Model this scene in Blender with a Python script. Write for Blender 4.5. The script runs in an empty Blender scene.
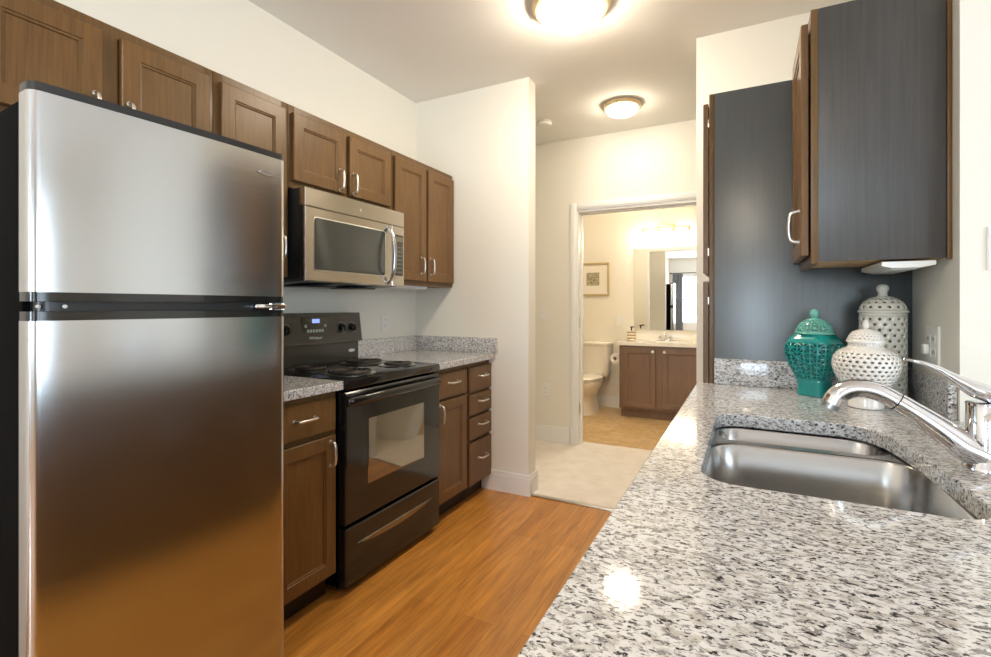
import bpy, bmesh, math, random
from mathutils import Vector, Matrix
random.seed(7)
R = math.radians
PI = math.pi
sc = bpy.context.scene
COL = sc.collection

# ------------------------------------------------------------------ camera, world, daylight, exposure
cam_d = bpy.data.cameras.new('camera')
cam_d.sensor_width = 36.0
cam_d.lens = 491.1 / 991 * 36.0
cam_d.shift_y = -(328.5 - 306.7) / 991
cam_d.clip_start = 0.02
cam = bpy.data.objects.new('camera', cam_d)
COL.objects.link(cam)
cam.location = (0, 0, 1.226)
cam.rotation_euler = (PI / 2, 0, 0.4734)
sc.camera = cam

w = bpy.data.worlds.new('sky')
sc.world = w
w.use_nodes = True
w.node_tree.nodes['Background'].inputs[0].default_value = (0.66, 0.85, 1.0, 1)
w.node_tree.nodes['Background'].inputs[1].default_value = 1.0


def area_light(name, loc, rot, sx, sy, power, color):
    d = bpy.data.lights.new(name, 'AREA')
    d.shape = 'RECTANGLE'
    d.size, d.size_y = sx, sy
    d.energy = power
    d.color = color
    o = bpy.data.objects.new(name, d)
    COL.objects.link(o)
    o.location = loc
    o.rotation_euler = rot
    return o


# daylight arriving through the living-room glass: one lamp outside each opening
area_light('daylight_sliding_door', (3.95, -0.7, 1.15), (0, PI / 2, 0), 2.1, 3.0, 66, (0.72, 0.87, 1.0))
area_light('daylight_back_window', (-1.2, -4.5, 1.45), (PI / 2, 0, 0), 1.3, 1.5, 58, (0.72, 0.87, 1.0))
area_light('daylight_back_window_wide', (1.5, -4.5, 1.45), (PI / 2, 0, 0), 2.2, 1.5, 14, (0.72, 0.87, 1.0))

sc.view_settings.view_transform = 'Standard'
sc.view_settings.look = 'None'
sc.view_settings.gamma = 1
sc.view_settings.use_curve_mapping = False
sc.view_settings.exposure = 1.12
sc.cycles.max_bounces = 10
sc.cycles.diffuse_bounces = 5
sc.cycles.glossy_bounces = 5
sc.cycles.caustics_reflective = False
sc.cycles.caustics_refractive = False
sc.cycles.sample_clamp_indirect = 6
sc.cycles.use_denoising = True

LAMP = (1.0, 0.87, 0.68)


# ------------------------------------------------------------------ materials
def mat(name, color=(0.8, 0.8, 0.8), rough=0.5, metal=0.0, coat=0.0, spec=0.5, emit=None, estr=0.0, alpha=None):
    m = bpy.data.materials.new(name)
    m.use_nodes = True
    b = m.node_tree.nodes['Principled BSDF']
    b.inputs['Base Color'].default_value = (*color, 1)
    b.inputs['Roughness'].default_value = rough
    b.inputs['Metallic'].default_value = metal
    b.inputs['Coat Weight'].default_value = coat
    b.inputs['Coat Roughness'].default_value = 0.05
    b.inputs['Specular IOR Level'].default_value = spec
    if emit:
        b.inputs['Emission Color'].default_value = (*emit, 1)
        b.inputs['Emission Strength'].default_value = estr
    return m


def N(m, t, **kw):
    n = m.node_tree.nodes.new(t)
    for k, v in kw.items():
        setattr(n, k, v)
    return n


def L(m, a, b):
    m.node_tree.links.new(a, b)


def coords(m, scale, rot=(0, 0, 0), loc=(0, 0, 0)):
    tc = N(m, 'ShaderNodeTexCoord')
    mp = N(m, 'ShaderNodeMapping')
    mp.inputs['Scale'].default_value = scale
    mp.inputs['Rotation'].default_value = rot
    mp.inputs['Location'].default_value = loc
    L(m, tc.outputs['Object'], mp.inputs['Vector'])
    return mp.outputs['Vector']


def noise(m, vec, scale, detail=3, rough=0.5, dist=0.0):
    n = N(m, 'ShaderNodeTexNoise')
    n.inputs['Scale'].default_value = scale
    n.inputs['Detail'].default_value = detail
    n.inputs['Roughness'].default_value = rough
    n.inputs['Distortion'].default_value = dist
    L(m, vec, n.inputs['Vector'])
    return n.outputs['Fac']


def ramp(m, fac, stops, interp='LINEAR'):
    r = N(m, 'ShaderNodeValToRGB')
    r.color_ramp.interpolation = interp
    e = r.color_ramp.elements
    while len(e) < len(stops):
        e.new(0.5)
    for el, (p, c) in zip(e, stops):
        el.position = p
        el.color = (*c, 1) if len(c) == 3 else c
    L(m, fac, r.inputs['Fac'])
    return r.outputs['Color']


def mixc(m, fac, a, b, mode='MIX'):
    n = N(m, 'ShaderNodeMix', data_type='RGBA', blend_type=mode)
    if isinstance(fac, (int, float)):
        n.inputs[0].default_value = fac
    else:
        L(m, fac, n.inputs[0])
    for v, i in ((a, 6), (b, 7)):
        if isinstance(v, tuple):
            n.inputs[i].default_value = (*v, 1)
        else:
            L(m, v, n.inputs[i])
    return n.outputs[2]


def bump(m, fac, strength, dist):
    n = N(m, 'ShaderNodeBump')
    n.inputs['Strength'].default_value = strength
    n.inputs['Distance'].default_value = dist
    L(m, fac, n.inputs['Height'])
    L(m, n.outputs['Normal'], m.node_tree.nodes['Principled BSDF'].inputs['Normal'])


def base(m, col):
    L(m, col, m.node_tree.nodes['Principled BSDF'].inputs['Base Color'])


def wood(name, dark, light, scale=(55, 55, 3.5), rough=0.36, coat=0.25, spec=0.5):
    m = mat(name, light, rough, coat=coat, spec=spec)
    m.node_tree.nodes['Principled BSDF'].inputs['Coat Roughness'].default_value = 0.3
    v = coords(m, scale)
    n = noise(m, v, 1.6, 5, 0.6, 0.3)
    n2 = noise(m, coords(m, (4, 4, 1.2)), 1.0, 2)
    c = ramp(m, n, [(0.3, dark), (0.7, light)])
    c = mixc(m, 0.35, c, ramp(m, n2, [(0.3, dark), (0.7, light)]))
    base(m, c)
    bump(m, n, 0.06, 0.001)
    return m


M = {}
M['wall'] = mat('cream_wall_paint', (0.835, 0.81, 0.735), 0.6)
M['wall_bath'] = mat('warm_bathroom_paint', (0.84, 0.79, 0.68), 0.6)
for k in ('wall', 'wall_bath'):
    bump(M[k], noise(M[k], coords(M[k], (1, 1, 1)), 180, 2), 0.04, 0.001)
M['ceiling'] = mat('ceiling_paint', (0.87, 0.86, 0.825), 0.8)
bump(M['ceiling'], noise(M['ceiling'], coords(M['ceiling'], (1, 1, 1)), 120, 3), 0.06, 0.001)
M['trim'] = mat('white_trim_paint', (0.86, 0.86, 0.85), 0.35)
M['wood'] = wood('brown_cabinet_wood', (0.100, 0.050, 0.0165), (0.205, 0.108, 0.038), coat=0.10, spec=0.3)
M['wood_frame'] = wood('brown_cabinet_frame', (0.092, 0.048, 0.0165), (0.180, 0.097, 0.036), coat=0.10, spec=0.3)
M['panel'] = wood('dark_end_panel', (0.042, 0.040, 0.039), (0.072, 0.069, 0.067), (60, 60, 2.2), 0.4, 0.15)
M['panel_smooth'] = wood('charcoal_end_panel', (0.040, 0.048, 0.050), (0.058, 0.068, 0.071), (60, 60, 2.2), 0.32, 0.9)
M['maple'] = mat('pale_maple_underside', (0.62, 0.43, 0.24), 0.5)
M['vanity_wood'] = wood('vanity_wood', (0.15, 0.088, 0.052), (0.235, 0.142, 0.086), coat=0.1, spec=0.3)
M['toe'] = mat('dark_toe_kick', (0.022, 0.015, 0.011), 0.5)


def granite():
    m = mat('speckled_granite', (0.6, 0.6, 0.6), 0.075, coat=0.0, spec=0.5)
    v1 = coords(m, (85, 150, 150), (0, 0, R(-14)))
    v2 = coords(m, (100, 175, 175), (0, 0, R(-14)), (3.1, 7.7, 1.9))
    v3 = coords(m, (50, 85, 85), (0, 0, R(-10)), (9.1, 2.7, 5.9))
    n1 = noise(m, v1, 1.0, 4, 0.65, 0.6)
    n2 = noise(m, v2, 1.0, 4, 0.62, 0.5)
    n3 = noise(m, v3, 1.0, 3, 0.6, 0.4)
    c = ramp(m, n3, [(0.36, (0.46, 0.44, 0.42)), (0.52, (0.69, 0.69, 0.70))])
    g = ramp(m, n1, [(0.525, (0, 0, 0)), (0.59, (1, 1, 1))])
    c = mixc(m, g, c, (0.24, 0.23, 0.235))
    k = ramp(m, n2, [(0.557, (0, 0, 0)), (0.605, (1, 1, 1))])
    c = mixc(m, k, c, (0.035, 0.032, 0.034))
    base(m, c)
    return m


M['granite'] = granite()


def plank_floor():
    m = mat('orange_oak_planks', (0.4, 0.2, 0.07), 0.28, coat=0.2)
    m.node_tree.nodes['Principled BSDF'].inputs['Coat Roughness'].default_value = 0.22
    v = coords(m, (1, 1, 1), (0, 0, PI / 2))
    br = N(m, 'ShaderNodeTexBrick')
    br.offset = 0.4
    br.inputs['Scale'].default_value = 1
    br.inputs['Brick Width'].default_value = 1.2
    br.inputs['Row Height'].default_value = 0.125
    br.inputs['Mortar Size'].default_value = 0.0012
    br.inputs['Color1'].default_value = (0.48, 0.195, 0.034, 1)
    br.inputs['Color2'].default_value = (0.62, 0.285, 0.060, 1)
    br.inputs['Mortar'].default_value = (0.34, 0.14, 0.03, 1)
    L(m, v, br.inputs['Vector'])
    g = noise(m, coords(m, (26, 1.8, 1)), 1.6, 6, 0.62, 0.8)
    g2 = noise(m, coords(m, (7, 1.1, 1)), 1.5, 3, 0.5, 0.6)
    c = mixc(m, 1.0, br.outputs['Color'], ramp(m, g, [(0.3, (0.66, 0.6, 0.55)), (0.62, (1.12, 1.1, 1.06))]), 'MULTIPLY')
    c = mixc(m, 1.0, c, ramp(m, g2, [(0.32, (0.8, 0.77, 0.72)), (0.66, (1.1, 1.1, 1.1))]), 'MULTIPLY')
    base(m, c)
    return m


M['planks'] = plank_floor()
M['carpet'] = mat('beige_carpet_pile', (0.66, 0.57, 0.46), 0.95, spec=0.1)
bump(M['carpet'], noise(M['carpet'], coords(M['carpet'], (1, 1, 1)), 260, 3), 0.5, 0.004)
cn = noise(M['carpet'], coords(M['carpet'], (1, 1, 1)), 9, 4)
base(M['carpet'], ramp(M['carpet'], cn, [(0.3, (0.74, 0.67, 0.60)), (0.7, (0.83, 0.765, 0.70))]))
M['vinyl'] = mat('tan_bathroom_vinyl', (0.6, 0.45, 0.25), 0.35)
vb = N(M['vinyl'], 'ShaderNodeTexBrick')
vb.offset = 0.0
vb.inputs['Scale'].default_value = 1
vb.inputs['Brick Width'].default_value = 0.3
vb.inputs['Row Height'].default_value = 0.3
vb.inputs['Mortar Size'].default_value = 0.004
vb.inputs['Color1'].default_value = (0.56, 0.38, 0.18, 1)
vb.inputs['Color2'].default_value = (0.64, 0.46, 0.25, 1)
vb.inputs['Mortar'].default_value = (0.55, 0.40, 0.22, 1)
L(M['vinyl'], coords(M['vinyl'], (1, 1, 1)), vb.inputs['Vector'])
vn = noise(M['vinyl'], coords(M['vinyl'], (1, 1, 1)), 11, 5, 0.65, 0.8)
base(M['vinyl'], mixc(M['vinyl'], 1.0, vb.outputs['Color'], ramp(M['vinyl'], vn, [(0.3, (0.78, 0.72, 0.62)), (0.68, (1.15, 1.15, 1.12))]), 'MULTIPLY'))


def brushed(name, col, rough, scale=(4, 4, 220), strength=0.03, aniso=0.0):
    m = mat(name, col, rough, 1.0)
    n = noise(m, coords(m, scale), 1.0, 4, 0.6)
    rr = N(m, 'ShaderNodeMapRange')
    rr.inputs['To Min'].default_value = rough * 0.8
    rr.inputs['To Max'].default_value = rough * 1.2
    L(m, n, rr.inputs['Value'])
    L(m, rr.outputs['Result'], m.node_tree.nodes['Principled BSDF'].inputs['Roughness'])
    bump(m, n, strength, 0.001)
    return m


M['steel'] = brushed('brushed_stainless', (0.56, 0.575, 0.595), 0.19, (5, 5, 260), 0.010)
M['steel_micro'] = brushed('brushed_stainless_microwave', (0.62, 0.58, 0.52), 0.22, (5, 5, 260), 0.012)
M['sink'] = brushed('brushed_sink_steel', (0.48, 0.475, 0.47), 0.24, (6, 200, 6), 0.02)
M['nickel'] = mat('satin_nickel', (0.72, 0.70, 0.66), 0.28, 1.0)
M['chrome'] = mat('polished_chrome', (0.74, 0.75, 0.78), 0.06, 1.0)
M['black'] = mat('gloss_black_enamel', (0.012, 0.012, 0.012), 0.10, spec=0.6)
M['black_side'] = mat('textured_black_side', (0.0025, 0.0025, 0.003), 0.6, spec=0.03)
bump(M['black_side'], noise(M['black_side'], coords(M['black_side'], (1, 1, 1)), 300, 2), 0.2, 0.001)
M['black_plastic'] = mat('black_plastic', (0.016, 0.018, 0.020), 0.28)
M['panel_black'] = mat('black_control_glass', (0.055, 0.050, 0.040), 0.22, spec=0.6)
M['oven_glass'] = mat('mirrored_oven_glass', (0.30, 0.28, 0.24), 0.05, 0.85)
M['micro_glass'] = mat('grey_microwave_glass', (0.085, 0.088, 0.080), 0.10, 0.35)
M['coil'] = mat('dark_burner_coil', (0.035, 0.028, 0.025), 0.45, 0.4)
M['pan'] = mat('chrome_drip_pan', (0.55, 0.52, 0.46), 0.15, 1.0)
M['white_plastic'] = mat('white_plastic', (0.84, 0.84, 0.82), 0.35)
M['print_white'] = mat('white_print', (0.85, 0.85, 0.85), 0.4)
M['badge'] = mat('pale_badge', (0.78, 0.78, 0.80), 0.18, 0.9)
M['display'] = mat('blue_clock_display', (0.02, 0.02, 0.05), 0.3, emit=(0.25, 0.35, 1.0), estr=0.7)
M['display_pale'] = mat('pale_display_text', (0.45, 0.5, 0.42), 0.4)
M['dark'] = mat('dark_recess', (0.008, 0.008, 0.008), 0.6)
M['teal'] = mat('teal_glaze', (0.004, 0.27, 0.26), 0.10, coat=0.6)
M['teal_pale'] = mat('pale_teal_glaze', (0.17, 0.50, 0.42), 0.12, coat=0.5)
M['ceramic'] = mat('white_glazed_ceramic', (0.80, 0.76, 0.71), 0.16, coat=0.4)
M['ceramic_cool'] = mat('ivory_glazed_ceramic', (0.66, 0.65, 0.58), 0.18, coat=0.4)
M['porcelain'] = mat('cream_porcelain', (0.86, 0.80, 0.70), 0.12, coat=0.3)
M['marble'] = mat('cultured_marble', (0.88, 0.84, 0.76), 0.15)
M['mirror'] = mat('mirror_silver', (0.93, 0.94, 0.93), 0.0, 1.0)
M['dome'] = mat('lit_frosted_glass', (0.9, 0.85, 0.75), 0.3, emit=LAMP, estr=42)
M['dome_hall'] = mat('lit_hall_frosted_glass', (0.9, 0.85, 0.75), 0.3, emit=LAMP, estr=28)
M['shade'] = mat('lit_vanity_shade', (0.9, 0.85, 0.75), 0.3, emit=(1.0, 0.90, 0.75), estr=12)
M['brass'] = mat('warm_satin_brass', (0.80, 0.64, 0.40), 0.4, 0.45)
M['gold_frame'] = mat('gold_picture_frame', (0.55, 0.43, 0.20), 0.35, 0.6)
M['paper'] = mat('cream_mat_board', (0.84, 0.78, 0.68), 0.8)
M['curtain'] = mat('grey_curtain_cloth', (0.22, 0.22, 0.24), 0.9)
M['rod'] = mat('dark_metal_rod', (0.03, 0.03, 0.035), 0.4, 0.5)
M['tissue'] = mat('white_tissue_paper', (0.86, 0.82, 0.76), 0.9)
M['cardboard'] = mat('cardboard_tube', (0.35, 0.24, 0.14), 0.9)
M['sofa'] = mat('brown_sofa_cloth', (0.16, 0.11, 0.08), 0.9)


def art_mat():
    m = mat('small_print_pattern', (0.4, 0.35, 0.2), 0.7)
    n = noise(m, coords(m, (1, 1, 1)), 55, 4, 0.7, 1.2)
    base(m, ramp(m, n, [(0.38, (0.10, 0.085, 0.05)), (0.5, (0.42, 0.36, 0.22)), (0.66, (0.66, 0.6, 0.45))]))
    return m


def stripe_mat():
    m = mat('gold_cream_stripes', (0.7, 0.6, 0.4), 0.35)
    wv = N(m, 'ShaderNodeTexWave', bands_direction='Z')
    wv.inputs['Scale'].default_value = 9.5
    L(m, coords(m, (1, 1, 1)), wv.inputs['Vector'])
    base(m, ramp(m, wv.outputs['Fac'], [(0.45, (0.36, 0.24, 0.10)), (0.55, (0.84, 0.78, 0.66))]))
    return m


def glass_mat():
    m = bpy.data.materials.new('clear_window_pane')
    m.use_nodes = True
    nt = m.node_tree
    nt.nodes.remove(nt.nodes['Principled BSDF'])
    t = nt.nodes.new('ShaderNodeBsdfTransparent')
    g = nt.nodes.new('ShaderNodeBsdfGlossy')
    g.inputs['Roughness'].default_value = 0.02
    x = nt.nodes.new('ShaderNodeMixShader')
    x.inputs[0].default_value = 0.07
    L(m, t.outputs[0], x.inputs[1])
    L(m, g.outputs[0], x.inputs[2])
    L(m, x.outputs[0], nt.nodes['Material Output'].inputs['Surface'])
    return m


M['art'] = art_mat()
M['stripe'] = stripe_mat()
M['pane'] = glass_mat()


# ------------------------------------------------------------------ mesh helpers
def obj(name, bm, material, parent=None, angle=35, smooth=True, recalc=True):
    if recalc:
        bmesh.ops.recalc_face_normals(bm, faces=bm.faces[:])
    me = bpy.data.meshes.new(name)
    bm.to_mesh(me)
    bm.free()
    me.materials.append(M[material] if isinstance(material, str) else material)
    if smooth:
        me.polygons.foreach_set('use_smooth', [True] * len(me.polygons))
        me.set_sharp_from_angle(angle=R(angle))
    o = bpy.data.objects.new(name, me)
    COL.objects.link(o)
    if parent:
        o.parent = parent
    return o


def tag(o, label, cat, group=None):
    o['label'] = label
    o['category'] = cat
    if group:
        o['group'] = group
    return o


def thing(name, label, cat, loc=(0, 0, 0), rotz=0.0, group=None):
    o = bpy.data.objects.new(name, None)
    o.empty_display_size = 0.05
    COL.objects.link(o)
    o.location = loc
    o.rotation_euler = (0, 0, rotz)
    return tag(o, label, cat, group)


def struct(name, bm, m, parent=None, **k):
    o = obj(name, bm, m, parent, **k)
    if not parent:
        o['kind'] = 'structure'
    return o


def dup(root, loc, rotz, label, group=None):
    r = root.copy()
    COL.objects.link(r)
    r.location = loc
    r.rotation_euler = (0, 0, rotz)
    r['label'] = label
    if group:
        r['group'] = group
    for ch in list(root.children):
        c = ch.copy()
        COL.objects.link(c)
        c.parent = r
        for g in list(ch.children):
            d = g.copy()
            COL.objects.link(d)
            d.parent = c
    return r


def box(bm, x0, x1, y0, y1, z0, z1, bev=0.0, seg=2):
    vs = [bm.verts.new((x, y, z)) for x in (x0, x1) for y in (y0, y1) for z in (z0, z1)]
    idx = [(0, 1, 3, 2), (4, 6, 7, 5), (0, 4, 5, 1), (2, 3, 7, 6), (0, 2, 6, 4), (1, 5, 7, 3)]
    fs = [bm.faces.new([vs[i] for i in f]) for f in idx]
    if bev > 0:
        es = list({e for f in fs for e in f.edges})
        bmesh.ops.bevel(bm, geom=es, offset=bev, segments=seg, profile=0.5, affect='EDGES')
    return bm


def B(*boxes, bev=0.0):
    bm = bmesh.new()
    for b in boxes:
        box(bm, *b[:6], bev=b[6] if len(b) > 6 else bev)
    return bm


def loft(bm, rings, cap0=True, cap1=True, closed=True):
    prev = None
    first = None
    for r in rings:
        vs = [bm.verts.new(p) for p in r]
        if prev:
            n = len(vs)
            for i in range(n if closed else n - 1):
                j = (i + 1) % n
                bm.faces.new((prev[i], prev[j], vs[j], vs[i]))
        else:
            first = vs
        prev = vs
    if cap0:
        bm.faces.new(first[::-1])
    if cap1:
        bm.faces.new(prev)
    return bm


def lathe(bm, prof, n=32, c=(0, 0, 0), cap0=True, cap1=True, axis='z', f=None):
    rings = []
    for r, h in prof:
        ring = []
        for i in range(n):
            a = 2 * PI * i / n
            k = f(a) if f else 1
            x, y = r * k * math.cos(a), r * k * math.sin(a)
            p = {'z': (x, y, h), 'y': (x, h, y), 'x': (h, x, y)}[axis]
            ring.append((p[0] + c[0], p[1] + c[1], p[2] + c[2]))
        rings.append(ring)
    return loft(bm, rings, cap0, cap1)


def tube(bm, pts, rad, n=10, flat=1.0, up=None):
    pts = [Vector(p) for p in pts]
    rads = rad if isinstance(rad, (list, tuple)) else [rad] * len(pts)
    rings = []
    ref = Vector(up) if up else None
    for i, p in enumerate(pts):
        t = (pts[min(i + 1, len(pts) - 1)] - pts[max(i - 1, 0)]).normalized()
        if ref is None:
            ref = Vector((0, 0, 1)) if abs(t.z) < 0.9 else Vector((1, 0, 0))
        s = t.cross(ref).normalized()
        u = s.cross(t).normalized()
        ref = u if not up else ref
        rings.append([p + s * math.cos(a) * rads[i] + u * math.sin(a) * rads[i] * flat for a in (2 * PI * k / n for k in range(n))])
    return loft(bm, rings)


def smooth_path(pts, per=6):
    pts = [Vector(p) for p in pts]
    out = []
    for i in range(len(pts) - 1):
        p0, p1, p2, p3 = pts[max(i - 1, 0)], pts[i], pts[i + 1], pts[min(i + 2, len(pts) - 1)]
        for k in range(per):
            t = k / per
            out.append(0.5 * ((2 * p1) + (p2 - p0) * t + (2 * p0 - 5 * p1 + 4 * p2 - p3) * t * t + (3 * p1 - p0 - 3 * p2 + p3) * t ** 3))
    out.append(pts[-1])
    return out


def rrect(x0, x1, y0, y1, r, n=6):
    pts = []
    for cx, cy, a0 in ((x1 - r, y1 - r, 0), (x0 + r, y1 - r, PI / 2), (x0 + r, y0 + r, PI), (x1 - r, y0 + r, 1.5 * PI)):
        for k in range(n + 1):
            a = a0 + PI / 2 * k / n
            pts.append((cx + r * math.cos(a), cy + r * math.sin(a)))
    return pts


def plate(bm, loops, z0, z1):
    """flat plate with holes: loops[0] is the outline, the rest are holes"""
    es = []
    for lp in loops:
        vs = [bm.verts.new((x, y, z1)) for x, y in lp]
        es += [bm.edges.new((vs[i], vs[(i + 1) % len(vs)])) for i in range(len(vs))]
    r = bmesh.ops.triangle_fill(bm, edges=es, use_beauty=True, use_dissolve=False)
    fs = [g for g in r['geom'] if isinstance(g, bmesh.types.BMFace)]
    ex = bmesh.ops.extrude_face_region(bm, geom=fs)
    bmesh.ops.translate(bm, verts=[v for v in ex['geom'] if isinstance(v, bmesh.types.BMVert)], vec=(0, 0, z0 - z1))
    return bm


def ringpanel(bm, x0, x1, z0, z1, steps, y=0.0):
    """lofted panel in the local xz plane facing -y; steps = (inset, depth)"""
    rings = []
    for i, d in steps:
        rings.append([(x0 + i, y - d, z0 + i), (x1 - i, y - d, z0 + i), (x1 - i, y - d, z1 - i), (x0 + i, y - d, z1 - i)])
    return loft(bm, rings)


def text_part(name, body, size, material, parent, loc, rot, extrude=0.0006):
    cu = bpy.data.curves.new(name, 'FONT')
    cu.body = body
    cu.size = size
    cu.extrude = extrude
    cu.align_x = 'CENTER'
    cu.align_y = 'CENTER'
    to = bpy.data.objects.new(name + '_curve', cu)
    COL.objects.link(to)
    dg = bpy.context.evaluated_depsgraph_get()
    me = bpy.data.meshes.new_from_object(to.evaluated_get(dg))
    bpy.data.objects.remove(to)
    me.materials.clear()
    me.materials.append(M[material])
    o = bpy.data.objects.new(name, me)
    COL.objects.link(o)
    o.parent = parent
    o.location = loc
    o.rotation_euler = rot
    return o


# ------------------------------------------------------------------ the setting
CZ = 2.7135
XW = -2.156
YE = 2.93
YH = 4.196
XR = 0.515
YN = 1.765
YB = 5.98
LX, LY = 3.6, -4.2

struct('floor', B((XW - 0.1, LX, LY, 2.945, -0.05, 0)), 'planks')
struct('floor_hall_carpet', B((-3.7, 1.3, 2.945, 4.32, -0.05, 0.004)), 'carpet')
struct('floor_bathroom', B((-2.3, 0.3, 4.32, YB + 0.1, -0.05, 0.002)), 'vinyl')
struct('ceiling', B((-3.7, LX + 0.1, LY - 0.1, YB + 0.1, CZ, CZ + 0.08)), 'ceiling')
struct('wall_left', B((XW - 0.1, XW, LY - 0.1, YE, 0, CZ)), 'wall')
struct('wall_end', B((-3.7, -1.26, YE, 3.045, 0, CZ)), 'wall')
struct('wall_right', B((XR, LX, YN, YE, 0, CZ)), 'wall')
struct('wall_pantry', B((-0.25, LX, YE, 3.045, 0, CZ)), 'wall')
DX0, DX1, DZ = -1.338, -0.33, 2.08
struct('wall_hall', B((-3.7, DX0, YH, 4.32, 0, CZ), (DX1, 1.3, YH, 4.32, 0, CZ), (DX0, DX1, YH, 4.32, DZ, CZ)), 'wall')
struct('wall_hall_left', B((-2.6, -2.5, 3.045, YH, 0, CZ)), 'wall')  # unseen hall end, set closer to bounce more light into the hall
struct('wall_hall_right', B((1.0, 1.1, 3.045, YH, 0, CZ)), 'wall')
struct('wall_bathroom_back', B((-2.3, 0.3, YB, YB + 0.1, 0, CZ)), 'wall_bath')
struct('wall_bathroom_left', B((-2.4, -2.3, 4.32, YB + 0.1, 0, CZ)), 'wall_bath')
struct('wall_bathroom_right', B((0.3, 0.4, 4.32, YB + 0.1, 0, CZ)), 'wall_bath')
# living room behind the camera, with its glazing
SY0, SY1 = -2.2, 0.8
struct('wall_living_right', B((LX, LX + 0.1, LY - 0.1, SY0, 0, CZ), (LX, LX + 0.1, SY1, YN + 0.1, 0, CZ), (LX, LX + 0.1, SY0, SY1, 2.2, CZ)), 'wall')
WB = [(-1.85, -0.55), (0.4, 2.6)]
struct('wall_back', B((XW - 0.1, WB[0][0], LY - 0.1, LY, 0, CZ), (WB[0][1], WB[1][0], LY - 0.1, LY, 0, CZ), (WB[1][1], LX, LY - 0.1, LY, 0, CZ),
                      (WB[0][0], WB[0][1], LY - 0.1, LY, 0, 0.7), (WB[0][0], WB[0][1], LY - 0.1, LY, 2.2, CZ),
                      (WB[1][0], WB[1][1], LY - 0.1, LY, 0, 0.7), (WB[1][0], WB[1][1], LY - 0.1, LY, 2.2, CZ)), 'wall')
for i, (a, b) in enumerate(WB):
    wf = struct('window_%d' % (i + 1), B((a, b, LY - 0.07, LY - 0.01, 0.7, 0.76), (a, b, LY - 0.07, LY - 0.01, 2.14, 2.2), (a, a + 0.05, LY - 0.07, LY - 0.01, 0.76, 2.14),
                (b - 0.05, b, LY - 0.07, LY - 0.01, 0.76, 2.14), (a + 0.05, b - 0.05, LY - 0.06, LY - 0.02, 1.43, 1.47)), 'trim')
    obj('pane', B((a + 0.05, b - 0.05, LY - 0.045, LY - 0.040, 0.76, 2.14)), 'pane', wf)
wf = struct('door_2', B((LX + 0.02, LX + 0.08, SY0, SY1, 0, 0.06), (LX + 0.02, LX + 0.08, SY0, SY1, 2.13, 2.2), (LX + 0.02, LX + 0.08, SY0, SY0 + 0.07, 0.06, 2.13),
            (LX + 0.02, LX + 0.08, SY1 - 0.07, SY1, 0.06, 2.13), (LX + 0.02, LX + 0.08, (SY0 + SY1) / 2 - 0.05, (SY0 + SY1) / 2 + 0.05, 0.06, 2.13)), 'trim')
obj('pane', B((LX + 0.047, LX + 0.053, SY0 + 0.07, SY1 - 0.07, 0.06, 2.13)), 'pane', wf)


def baseboard(name, segs, h=0.135):
    bm = bmesh.new()
    for x0, x1, y0, y1 in segs:
        box(bm, x0, x1, y0, y1, 0, h - 0.025, 0)
        dx, dy = (0.004, 0) if abs(x1 - x0) < abs(y1 - y0) else (0, 0.004)
        box(bm, x0 + (dx if x0 else 0), x1 - dx, y0 + dy, y1 - dy, h - 0.025, h, 0.002)
    return struct(name, bm, 'trim')


baseboard('baseboard_end', [(-1.60, -1.245, YE - 0.015, YE), (-1.26, -1.245, YE, 3.06), (-2.5, -1.26, 3.045, 3.06)])
baseboard('baseboard_hall', [(-2.5, DX0 - 0.07, YH - 0.015, YH)], 0.145)
baseboard('baseboard_pantry', [(-0.265, -0.25, YE - 0.015, 3.06), (-0.25, 1.0, 3.045, 3.06)])
baseboard('baseboard_bathroom', [(-2.3, -1.22, YB - 0.015, YB)], 0.14)
baseboard('baseboard_back', [(XW, LX, LY, LY + 0.015)])
baseboard('baseboard_living', [(0.52, LX, YN - 0.015, YN)])
# bathroom door opening: casing, jamb, hinges
bm = bmesh.new()
CW = 0.062
for x0, x1, z0, z1 in ((DX0 - CW, DX0, 0, DZ + CW), (DX1, DX1 + CW, 0, DZ + CW), (DX0, DX1, DZ, DZ + CW)):
    box(bm, x0, x1, YH - 0.016, YH, z0, z1, 0.003)
    box(bm, x0 + 0.012, x1 - 0.012, YH - 0.022, YH - 0.015, z0 + (0.012 if z0 else 0), z1 - 0.012, 0.003)
casing = struct('trim_1', bm, 'trim')
bm = B((DX0, DX0 + 0.012, YH, 4.32, 0, DZ), (DX1 - 0.02, DX1, YH, 4.32, 0, DZ), (DX0 + 0.012, DX1 - 0.02, YH, 4.32, DZ - 0.02, DZ),
       (DX0 + 0.012, DX0 + 0.022, 4.27, 4.31, 0, DZ - 0.02), (DX0 + 0.022, DX1 - 0.03, 4.27, 4.31, DZ - 0.03, DZ - 0.02))
jamb = struct('door_1', bm, 'trim')
for hz in (1.86, 1.085, 0.32):
    obj('hinge', B((DX0 + 0.0115, DX0 + 0.0145, YH + 0.012, YH + 0.05, hz - 0.045, hz + 0.045, 0.001)), 'nickel', jamb)
struct('trim_2', B((-1.26, -0.25, 2.930, 2.962, 0, 0.009, 0.003)), M['nickel'])
# end-panel quarter round where the counter wall meets the floor is hidden; nothing built there


# ------------------------------------------------------------------ cabinets
HAND_V = None


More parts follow.
